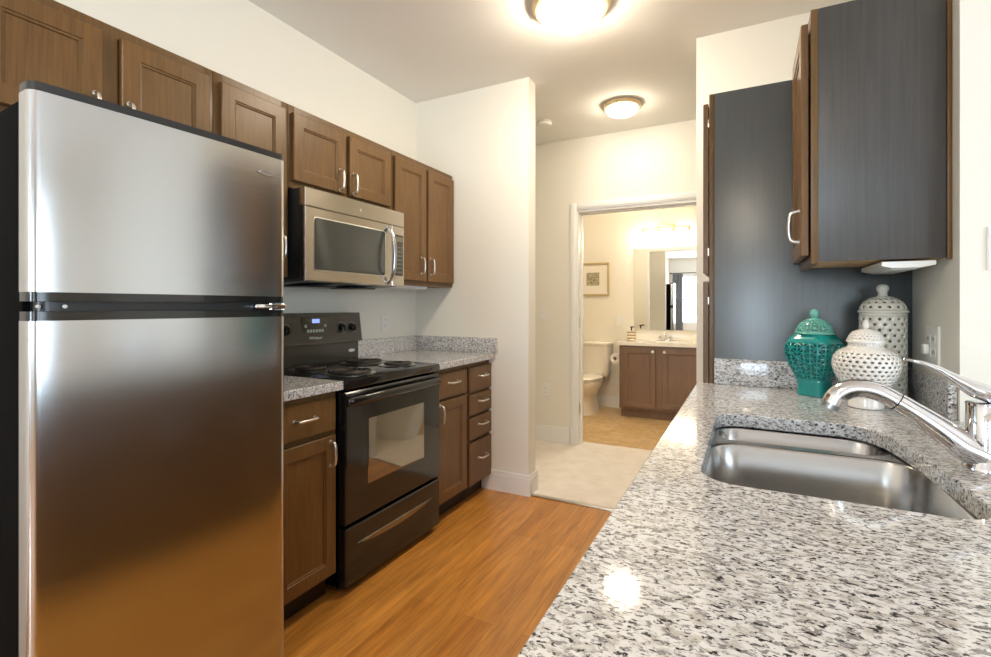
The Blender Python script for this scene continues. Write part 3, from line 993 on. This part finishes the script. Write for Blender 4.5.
# peninsula base cabinets beneath the counter (their fronts show in the refrigerator and oven reflections)
GR = 'brown base cabinets under the long counter'
names = ['brown base cabinet under the long counter, next to the pantry', 'brown sink base cabinet beneath the double-bowl sink', 'brown base cabinet under the near end of the long counter']
for (ya, yb), lb in zip(((YP - 0.002, 1.66), (1.658, 0.86), (0.858, -0.40)), names):
    wd = ya - yb
    t = cabinet('base_cabinet', lb, 'cabinet', (-0.135, ya, 0), wd, 0.60, 0.66 if 'sink' in lb else 0.875, -L90, bars_x=((wd / 2,) if wd > 0.6 else ()), toe=0.10, group=GR)
    if 'sink' in lb:
        obj('false_front', B((0, wd, 0.0, 0.02, 0.66, 0.875, 0.001)), 'wood_frame', t)
    nd = 2 if wd > 0.6 else 1
    for k in range(nd):
        a, b = 0.02 + k * wd / nd, (k + 1) * wd / nd - 0.02
        dd = door(t, a, b, 0.115, 0.688)
        handle(dd, b - 0.03 if (k == 0 and nd == 2) or nd == 1 else a + 0.03, -0.021, 0.62)
        d2 = door(t, a, b, 0.702, 0.848, style=SLAB, name='drawer')
        if 'sink' not in lb:
            handle(d2, (a + b) / 2, -0.021, 0.787, False)
struct('wall_peninsula', B((0.47, 0.55, -0.42, YN, 0, CT0 - 0.001)), 'wall')

# ------------------------------------------------------------------ pantry
t = thing('pantry_cabinet', 'tall dark pantry cabinet closing the far end of the granite counter', 'cabinet', (-0.138, YE - 0.002, 0), -L90)
PW = YE - 0.002 - YP
PH = 2.095
obj('carcass', B((0.0, PW - 0.006, 0.02, XR + 0.136, 0.10, PH - 0.001, 0.001)), 'wood', t)
obj('side_panel', B((PW - 0.006, PW, 0.019, XR + 0.137, 0.0, PH, 0.001)), 'panel_smooth', t)
ff = obj('face_frame', B((0, 0.04, 0, 0.0195, 0.1, PH, 0.001), (PW - 0.04, PW, 0, 0.0185, 0.1, PH, 0.001), (0.04, PW - 0.04, 0, 0.019, PH - 0.04, PH), (0.04, PW - 0.04, 0, 0.019, 0.1, 0.14), (0.04, PW - 0.04, 0.001, 0.019, 1.315, 1.375)), 'wood_frame', t)
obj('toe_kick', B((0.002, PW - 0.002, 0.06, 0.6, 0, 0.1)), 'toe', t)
for z0, z1, hs in ((1.362, 2.062, (1.45, 1.98)), (0.115, 1.330, (0.21, 1.25))):
    a, b = 0.012, PW - 0.012
    o = obj('door', ringpanel(bmesh.new(), a, b, z0, z1, SHAKER, -0.004), 'wood', t, angle=20)
    handle(o, a + 0.03, -0.0245, z0 + 0.1 if z0 > 1 else z1 - 0.1)
    for hz in hs:
        obj('hinge', B((b - 0.004, b + 0.006, -0.006, -0.0005, hz - 0.016, hz + 0.016, 0.001)), 'nickel', o)

# ------------------------------------------------------------------ right-hand upper cabinet
UXR = 0.178
t = thing('wall_cabinet', 'dark upper cabinet hanging over the jars on the right wall', 'cabinet', (UXR, YP - 0.004, 1.36), -L90)
RW = YP - 0.004 - 1.82
RH = 0.795
obj('carcass', B((0, RW - 0.006, 0.02, XR - UXR - 0.001, 0.012, RH, 0.001)), 'wood', t)
obj('bottom_panel', B((0.02, RW - 0.008, 0.021, XR - UXR - 0.004, 0.0085, 0.0118)), 'maple', t)
obj('side_panel', B((RW - 0.006, RW, 0.019, 0.324, 0.006, RH, 0.0005)), 'panel', t)
obj('scribe_strip', B((RW - 0.004, RW + 0.006, 0.325, XR - UXR - 0.001, 0.0, RH, 0.002)), 'wood', t)
obj('face_frame', B((0, 0.04, 0, 0.0195, 0, RH, 0.001), (RW - 0.04, RW + 0.001, 0, 0.0185, 0, RH, 0.001), (0.04, RW - 0.04, 0, 0.019, RH - 0.04, RH), (0.04, RW - 0.04, 0, 0.019, 0, 0.04)), 'wood_frame', t)
o = obj('door', ringpanel(bmesh.new(), 0.025, RW - 0.010, 0.028, RH - 0.036, SHAKER, -0.006), 'wood', t, angle=20)
handle(o, RW - 0.055, -0.026, 0.126)


# ------------------------------------------------------------------ pierced ceramic jars
def sample(poly, t):
    n = len(poly) - 1
    k = min(int(t * n), n - 1)
    s = t * n - k
    a, b = poly[k], poly[k + 1]
    return a[0] + (b[0] - a[0]) * s, a[1] + (b[1] - a[1]) * s


def resample(poly, m=40):
    """Catmull-Rom then equal arc-length points"""
    P = smooth_path([(r, 0, z) for r, z in poly], 8)
    ds = [0.0]
    for i in range(1, len(P)):
        ds.append(ds[-1] + (P[i] - P[i - 1]).length)
    out = []
    j = 0
    for k in range(m + 1):
        d = ds[-1] * k / m
        while j < len(ds) - 2 and ds[j + 1] < d:
            j += 1
        s = (d - ds[j]) / max(ds[j + 1] - ds[j], 1e-9)
        q = P[j].lerp(P[j + 1], s)
        out.append((max(q.x, 0.0005), q.z))
    return out


def pierced(bm, poly, nu, rows, hole=(0.62, 0.62), stagger=True, star=False, f=None, a0=0.0):
    V = {}

    def pt(u, v):
        key = (round((u % nu) * 1000), round(v * 1000))
        if key not in V:
            r, z = sample(poly, max(0, min(1, v / rows)))
            a = a0 + 2 * PI * u / nu
            k = f(a) if f else 1
            V[key] = bm.verts.new((r * k * math.cos(a), r * k * math.sin(a), z))
        return V[key]
    for j in range(rows):
        off = 0.5 if (stagger and j % 2) else 0.0
        for i in range(nu):
            u0, v0 = i + off, j
            o = [(u0, v0), (u0 + 0.5, v0), (u0 + 1, v0), (u0 + 1, v0 + 0.5), (u0 + 1, v0 + 1), (u0 + 0.5, v0 + 1), (u0, v0 + 1), (u0, v0 + 0.5)]
            cu, cv = u0 + 0.5, v0 + 0.5
            if star:
                for k in range(8):
                    tri = [o[k], o[(k + 1) % 8], (cu, cv)]
                    gx, gy = sum(p[0] for p in tri) / 3, sum(p[1] for p in tri) / 3
                    inn = [(gx + (p[0] - gx) * 0.66, gy + (p[1] - gy) * 0.66) for p in tri]
                    for q in range(3):
                        q2 = (q + 1) % 3
                        bm.faces.new((pt(*tri[q]), pt(*tri[q2]), pt(*inn[q2]), pt(*inn[q])))
            else:
                hu, hv = hole[0] / 2, hole[1] / 2
                inn = []
                for k in range(8):
                    dx, dy = o[k][0] - cu, o[k][1] - cv
                    if k % 2 == 0:
                        dx, dy = dx * hu * 1.12, dy * hv * 1.12
                    else:
                        dx, dy = dx * 2 * hu, dy * 2 * hv
                    inn.append((cu + dx, cv + dy))
                for k in range(8):
                    k2 = (k + 1) % 8
                    bm.faces.new((pt(*o[k]), pt(*o[k2]), pt(*inn[k2]), pt(*inn[k])))
    return bm


def shell(o, th):
    md = o.modifiers.new('wall_thickness', 'SOLIDIFY')
    md.thickness = th
    md.offset = -1
    return o


def square(a):
    n = 5.0
    c, s = abs(math.cos(a)), abs(math.sin(a))
    return (c ** n + s ** n) ** (-1 / n) * 0.90


JARS = []
# teal ginger jar
t = thing('ginger_jar', 'teal pierced ceramic ginger jar with domed lid, left of the white jars', 'jar', (0.212, 2.055, CT1), R(-31), 'pierced lidded jars')
JARS.append((t, 0.84))
bm = bmesh.new()
lathe(bm, [(0.054, 0.0), (0.058, 0.003), (0.058, 0.048), (0.062, 0.058)], 48, f=square, cap1=False)
body = resample([(0.062, 0.058), (0.074, 0.080), (0.092, 0.115), (0.102, 0.145), (0.104, 0.165), (0.098, 0.186)], 30)
pierced(bm, body, 12, 4, star=True, f=square)
neck = resample([(0.098, 0.186), (0.088, 0.200), (0.074, 0.211), (0.069, 0.216)], 8)
lathe(bm, neck, 48, f=square, cap0=False, cap1=False)
bo = shell(obj('body', bm, 'teal', t, angle=50), 0.004)
bm = bmesh.new()
lathe(bm, [(0.066, 0.2165), (0.073, 0.2165), (0.074, 0.221), (0.070, 0.225)], 40, cap1=False, cap0=False)
dome_ = resample([(0.070, 0.225), (0.064, 0.240), (0.052, 0.255), (0.034, 0.266)], 20)
pierced(bm, dome_, 14, 2, star=True)
lathe(bm, [(0.034, 0.266), (0.018, 0.271), (0.010, 0.274)], 28, cap0=False)
lid = shell(obj('lid', bm, 'teal_pale', t, angle=50), 0.003)
bm = lathe(bmesh.new(), [(0.008, 0.2735)] + [(0.0175 * math.sin(a), 0.288 - 0.0165 * math.cos(a)) for a in (PI * (0.18 + 0.78 * k / 9) for k in range(10))], 24)
obj('knob', bm, 'teal_pale', lid, angle=60)

# squat white jar
t = thing('ginger_jar', 'squat white pierced ceramic jar standing in front of the tall jar', 'jar', (0.328, 1.880, CT1), 0, 'pierced lidded jars')
JARS.append((t, 0.81))
bm = bmesh.new()
lathe(bm, [(0.050, 0.0), (0.057, 0.002), (0.058, 0.012), (0.054, 0.024), (0.054, 0.034), (0.062, 0.052), (0.076, 0.068)], 60, cap1=False)
body = resample([(0.076, 0.068), (0.094, 0.090), (0.106, 0.115), (0.109, 0.137), (0.104, 0.158), (0.090, 0.174)], 40)
pierced(bm, body, 30, 9, hole=(0.60, 0.66))
lathe(bm, resample([(0.090, 0.174), (0.074, 0.182), (0.060, 0.187), (0.057, 0.192)], 8), 60, cap0=False, cap1=False)
pierced(bm, [(0.057, 0.192), (0.057, 0.201)], 30, 1, hole=(0.4, 0.5), stagger=False)
bo = shell(obj('body', bm, 'ceramic', t, angle=60), 0.004)
bm = bmesh.new()
lathe(bm, [(0.054, 0.2015), (0.062, 0.2015), (0.063, 0.206), (0.060, 0.211)], 52, cap0=False, cap1=False)
pierced(bm, resample([(0.060, 0.211), (0.054, 0.222), (0.046, 0.232), (0.040, 0.236)], 20), 26, 4, hole=(0.45, 0.5))
lathe(bm, [(0.040, 0.236), (0.028, 0.2395), (0.014, 0.243), (0.006, 0.244)], 26, cap0=False)
lid = shell(obj('lid', bm, 'ceramic', t, angle=60), 0.003)
obj('knob', lathe(bmesh.new(), [(0.007, 0.243), (0.011, 0.249), (0.0125, 0.256), (0.009, 0.264), (0.0055, 0.270), (0.002, 0.2725)], 20), 'ceramic', lid, angle=60)

# tall cylinder jar
t = thing('canister_jar', 'tall white cylindrical pierced jar with domed lid in the counter corner', 'jar', (0.408, 2.075, CT1), 0, 'pierced lidded jars')
JARS.append((t, 0.79))
bm = bmesh.new()
lathe(bm, [(0.080, 0.0), (0.084, 0.002), (0.083, 0.012)], 60, cap1=False)
pierced(bm, [(0.083, 0.012), (0.083, 0.280)], 15, 15, hole=(0.36, 0.56))
lathe(bm, [(0.083, 0.280), (0.083, 0.292)], 30, cap0=False, cap1=False)
bo = shell(obj('body', bm, 'ceramic_cool', t, angle=60), 0.004)
bm = bmesh.new()
lathe(bm, [(0.080, 0.2925), (0.088, 0.2925), (0.088, 0.298), (0.083, 0.302)], 60, cap0=False, cap1=False)
pierced(bm, resample([(0.083, 0.302), (0.077, 0.318), (0.063, 0.332), (0.044, 0.342)], 20), 15, 3, hole=(0.42, 0.55))
lathe(bm, [(0.044, 0.342), (0.030, 0.346), (0.018, 0.3475)], 30, cap0=False)
lid = shell(obj('lid', bm, 'ceramic_cool', t, angle=60), 0.003)
obj('knob', lathe(bmesh.new(), [(0.020, 0.347), (0.016, 0.354), (0.018, 0.362), (0.0225, 0.370), (0.022, 0.379), (0.015, 0.386), (0.004, 0.388)], 24), 'ceramic_cool', lid, angle=60)

# slim proportions: narrow every jar mesh about its axis
for jt, k in JARS:
    for o in [jt_c for jt_c in jt.children] + [g for c_ in jt.children for g in c_.children]:
        o.data.transform(Matrix.Diagonal((k, k, 1, 1)))

# ------------------------------------------------------------------ bathroom
# vanity
VX0, VY0 = -1.267, 5.50
VW, VD, VH = 0.94, YB - 0.001 - 5.50, 0.80
t = thing('bathroom_vanity', 'brown two-door bathroom vanity cabinet under a white top', 'vanity', (VX0, VY0, 0))
obj('carcass', B((0.0, VW, 0.02, VD, 0.10, 0.655, 0.001), (0.0, 0.02, 0.02, VD, 0.655, VH, 0.001), (VW - 0.02, VW, 0.02, VD, 0.655, VH, 0.001)), 'vanity_wood', t)
obj('face_frame', B((0, 0.04, 0, 0.02, 0.1, VH), (VW - 0.04, VW, 0, 0.02, 0.1, VH), (0.04, VW - 0.04, 0, 0.02, VH - 0.04, VH), (0.04, VW - 0.04, 0, 0.02, 0.1, 0.14), (0.38, 0.47, 0, 0.02, 0.14, VH - 0.04)), 'vanity_wood', t)
obj('toe_kick', B((0.01, VW - 0.002, 0.05, VD, 0, 0.1)), 'vanity_wood', t)
for a, b, kx in ((0.04, 0.392, 0.365), (0.458, 0.90, 0.485)):
    dr = door(t, a, b, 0.125, 0.775, 'vanity_wood')
    obj('knob', lathe(bmesh.new(), [(0.006, -0.020), (0.006, -0.030), (0.015, -0.036), (0.016, -0.043), (0.009, -0.048)], 18, (kx, 0, 0.74), axis='y'), 'white_plastic', dr)
t = thing('bathroom_countertop', 'white cultured marble vanity top with backsplash', 'vanity top', (VX0, VY0, VH + 0.0005))
bm = plate(bmesh.new(), [rect(-0.012, VW + 0.012, -0.025, VD), [(VW / 2 + 0.2 * math.cos(2 * PI * k / 32), 0.22 + 0.15 * math.sin(2 * PI * k / 32)) for k in range(32)]], 0, 0.035)
obj('top', bm, 'marble', t)
obj('backsplash', B((-0.012, VW + 0.012, VD - 0.02, VD, 0.0355, 0.115, 0.003)), 'marble', t)
rings = [[(VW / 2 + 0.2 * s * math.cos(2 * PI * k / 32), 0.22 + 0.15 * s * math.sin(2 * PI * k / 32), z) for k in range(32)] for s, z in ((1.0, 0.034), (0.96, -0.01), (0.85, -0.05), (0.6, -0.09), (0.2, -0.105))]
obj('basin', loft(bmesh.new(), rings, cap0=False), 'marble', t)
t = thing('bathroom_faucet', 'small chrome faucet on the white vanity top', 'faucet', (-0.835, YB - 0.09, VH + 0.0360))
obj('base', B((-0.075, 0.075, -0.022, 0.022, 0, 0.014, 0.006)), 'chrome', t)
obj('spout', tube(bmesh.new(), smooth_path([(0, 0, 0.01), (0, -0.005, 0.06), (0, -0.05, 0.085), (0, -0.10, 0.075), (0, -0.11, 0.06)], 5), 0.012, 12), 'chrome', t)
for s in (-1, 1):
    obj('handle', lathe(bmesh.new(), [(0.015, 0.014), (0.013, 0.035), (0.018, 0.042), (0.016, 0.052), (0.006, 0.056)], 16, (s * 0.055, 0, 0)), 'chrome', t)
t = thing('tumbler', 'small gold and cream striped container on the vanity top\'s left end', 'container', (-1.175, 5.70, VH + 0.0360))
obj('cup', lathe(bmesh.new(), [(0.044, 0), (0.048, 0.004), (0.048, 0.110), (0.042, 0.114), (0.020, 0.118)], 24), 'stripe', t)
bm = lathe(bmesh.new(), [(0.008, 0.118), (0.008, 0.150), (0.017, 0.152), (0.017, 0.162), (0.006, 0.165)], 14)
tube(bm, [(0, 0, 0.157), (0.02, -0.02, 0.163), (0.038, -0.035, 0.158)], 0.0065, 8)
obj('pump', bm, 'rod', t)
# mirror
o = obj('wall_mirror', B((-1.205, -0.40, YB - 0.008, YB - 0.001, 0.955, 1.915)), 'mirror', smooth=False)
tag(o, 'large frameless mirror on the bathroom wall above the vanity', 'mirror')
# vanity light
t = thing('vanity_light', 'warm lit four-shade bar light above the bathroom mirror', 'wall light', (-0.83, YB, 2.12))
obj('back_plate', B((-0.10, 0.10, -0.022, -0.0005, -0.055, 0.055, 0.006)), 'brass', t)
obj('bar', tube(bmesh.new(), [(-0.27, -0.07, 0.012), (0.27, -0.07, 0.012)], 0.012, 12), 'brass', t)
bm = bmesh.new()
for x in (-0.06, 0.06):
    tube(bm, [(x, -0.015, 0.012), (x, -0.07, 0.012)], 0.007, 8)
obj('bracket', bm, 'brass', t)
for x in (-0.245, -0.082, 0.082, 0.245):
    hd = obj('socket_cup', lathe(bmesh.new(), [(0.010, 0.008), (0.014, -0.01), (0.030, -0.030), (0.032, -0.038)], 20, (x, -0.07, 0)), 'brass', t)
    obj('glass_shade', lathe(bmesh.new(), [(0.028, -0.0385), (0.040, -0.060), (0.052, -0.100), (0.058, -0.145), (0.050, -0.150), (0.01, -0.151)], 24, (x, -0.07, 0)), 'shade', hd)
# picture
t = thing('framed_picture', 'square gold-framed picture with a small print, above the toilet', 'picture', (-1.70, YB, 1.565))
HW = 0.203
bm = bmesh.new()
for b in ((-HW, HW, HW - 0.022, HW), (-HW, HW, -HW, -HW + 0.022), (-HW, -HW + 0.022, -HW + 0.022, HW - 0.022), (HW - 0.022, HW, -HW + 0.022, HW - 0.022)):
    box(bm, b[0], b[1], -0.028, -0.001, b[2], b[3], 0.003)
obj('frame', bm, 'gold_frame', t)
obj('mat_board', B((-HW + 0.02, HW - 0.02, -0.014, -0.002, -HW + 0.02, HW - 0.02)), 'paper', t)
obj('print', B((-0.080, 0.080, -0.0155, -0.0142, -0.078, 0.082)), 'art', t)
# toilet
TX, TY = -1.665, YB - 0.02
t = thing('toilet', 'cream two-piece toilet against the bathroom back wall', 'toilet', (TX, TY, 0.002))


def oval(cx, cy, ax, ay, z, n=36, sq=2.0):
    out = []
    for k in range(n):
        a = 2 * PI * k / n
        c, s = math.cos(a), math.sin(a)
        q = (abs(c) ** sq + abs(s) ** sq) ** (-1 / sq)
        out.append((cx + ax * q * c, cy + ay * q * s, z))
    return out


obj('bowl', loft(bmesh.new(), [oval(0, -0.34, 0.12, 0.26, 0.0, sq=2.6), oval(0, -0.34, 0.115, 0.25, 0.03, sq=2.6), oval(0, -0.34, 0.100, 0.22, 0.12, sq=2.5), oval(0, -0.36, 0.105, 0.23, 0.21, sq=2.4),
                               oval(0, -0.40, 0.145, 0.27, 0.28), oval(0, -0.42, 0.175, 0.285, 0.33), oval(0, -0.42, 0.185, 0.29, 0.375), oval(0, -0.42, 0.18, 0.285, 0.385)]), 'porcelain', t, angle=60)
obj('pedestal_deck', B((-0.12, 0.12, -0.26, -0.02, 0.30, 0.395, 0.02)), 'porcelain', t)
obj('seat', loft(bmesh.new(), [oval(0, -0.42, 0.186, 0.290, 0.387), oval(0, -0.42, 0.192, 0.296, 0.392), oval(0, -0.42, 0.190, 0.294, 0.404)]), 'porcelain', t, angle=60)
obj('seat_lid', loft(bmesh.new(), [oval(0, -0.42, 0.186, 0.290, 0.409), oval(0, -0.42, 0.190, 0.294, 0.414), oval(0, -0.42, 0.180, 0.284, 0.426), oval(0, -0.42, 0.12, 0.2, 0.430)]), 'porcelain', t, angle=60)
tk = obj('tank', loft(bmesh.new(), [oval(0, -0.10, 0.19, 0.085, 0.396, sq=6), oval(0, -0.10, 0.205, 0.092, 0.45, sq=6), oval(0, -0.10, 0.225, 0.098, 0.76, sq=6)]), 'porcelain', t, angle=50)
obj('tank_lid', loft(bmesh.new(), [oval(0, -0.10, 0.232, 0.105, 0.761, sq=6), oval(0, -0.10, 0.236, 0.108, 0.770, sq=6), oval(0, -0.10, 0.236, 0.108, 0.795, sq=6), oval(0, -0.10, 0.225, 0.100, 0.803, sq=6)]), 'porcelain', t, angle=50)
bm = lathe(bmesh.new(), [(0.012, -0.195), (0.012, -0.212)], 12, (-0.16, 0, 0.70), axis='y')
box(bm, -0.165, -0.10, -0.218, -0.208, 0.692, 0.706, 0.003)
obj('flush_lever', bm, 'chrome', tk)
# toilet paper on a holder fixed to the vanity side
t = thing('toilet_paper_holder', 'chrome holder with white toilet roll on the vanity\'s left side', 'toilet roll', (VX0 + 0.0003, 5.62, 0.64))
bm = lathe(bmesh.new(), [(0.022, 0.0), (0.022, -0.006), (0.010, -0.010), (0.009, -0.07)], 16, (0, 0.075, 0), axis='x')
tube(bm, [(-0.066, 0.078, 0), (-0.066, -0.062, 0)], 0.007, 10)
obj('holder_arm', bm, 'chrome', t)
n = 32
rings = [[(-0.066 + r * math.cos(2 * PI * k / n), y, r * math.sin(2 * PI * k / n)) for k in range(n)] for r, y in ((0.021, -0.05), (0.055, -0.05), (0.055, 0.05), (0.021, 0.05))]
bm = loft(bmesh.new(), rings + [rings[0]], False, False)
bmesh.ops.remove_doubles(bm, verts=bm.verts[:], dist=1e-5)
rl = obj('paper_roll', bm, 'tissue', t)
rings = [[(-0.066 + r * math.cos(2 * PI * k / n), y, r * math.sin(2 * PI * k / n)) for k in range(n)] for r, y in ((0.0185, -0.0505), (0.0207, -0.0505), (0.0207, 0.0505), (0.0185, 0.0505))]
bm = loft(bmesh.new(), rings + [rings[0]], False, False)
bmesh.ops.remove_doubles(bm, verts=bm.verts[:], dist=1e-5)
obj('cardboard_core', bm, 'cardboard', rl)

# ------------------------------------------------------------------ living room glimpsed in the mirror
t = thing('curtain_rod', 'dark curtain rod seen in the bathroom mirror', 'curtain rod', (-1.25, LY + 0.09, 2.26))
bm = tube(bmesh.new(), [(-0.86, 0, 0), (0.86, 0, 0)], 0.012, 10)
for s in (-0.86, 0.86):
    lathe(bm, [(0.012, -0.03), (0.025, 0.0), (0.012, 0.03)], 12, (s, 0, 0), axis='x')
obj('rod', bm, 'rod', t)
obj('bracket', B((-0.70, -0.68, -0.089, 0.0, -0.01, 0.01), (0.68, 0.70, -0.089, 0.0, -0.01, 0.01)), 'rod', t)
for nm, x0, x1 in (('left', -2.06, -1.76), ('right', -0.64, -0.36)):
    n = 40
    fr = [(x0 + (x1 - x0) * k / n, LY + 0.052 + 0.020 * math.sin(k * 2 * PI / 6.7)) for k in range(n + 1)]
    bk = [(x, y - 0.005) for x, y in fr[::-1]]
    bm = loft(bmesh.new(), [[(x, y, z) for x, y in fr + bk] for z in (0.05, 2.242)])
    tag(obj('curtain', bm, 'curtain'), 'long grey curtain at the window in the bathroom mirror' if nm == 'left' else 'grey curtain on the far side of the mirrored window', 'curtain', 'grey living-room curtains')
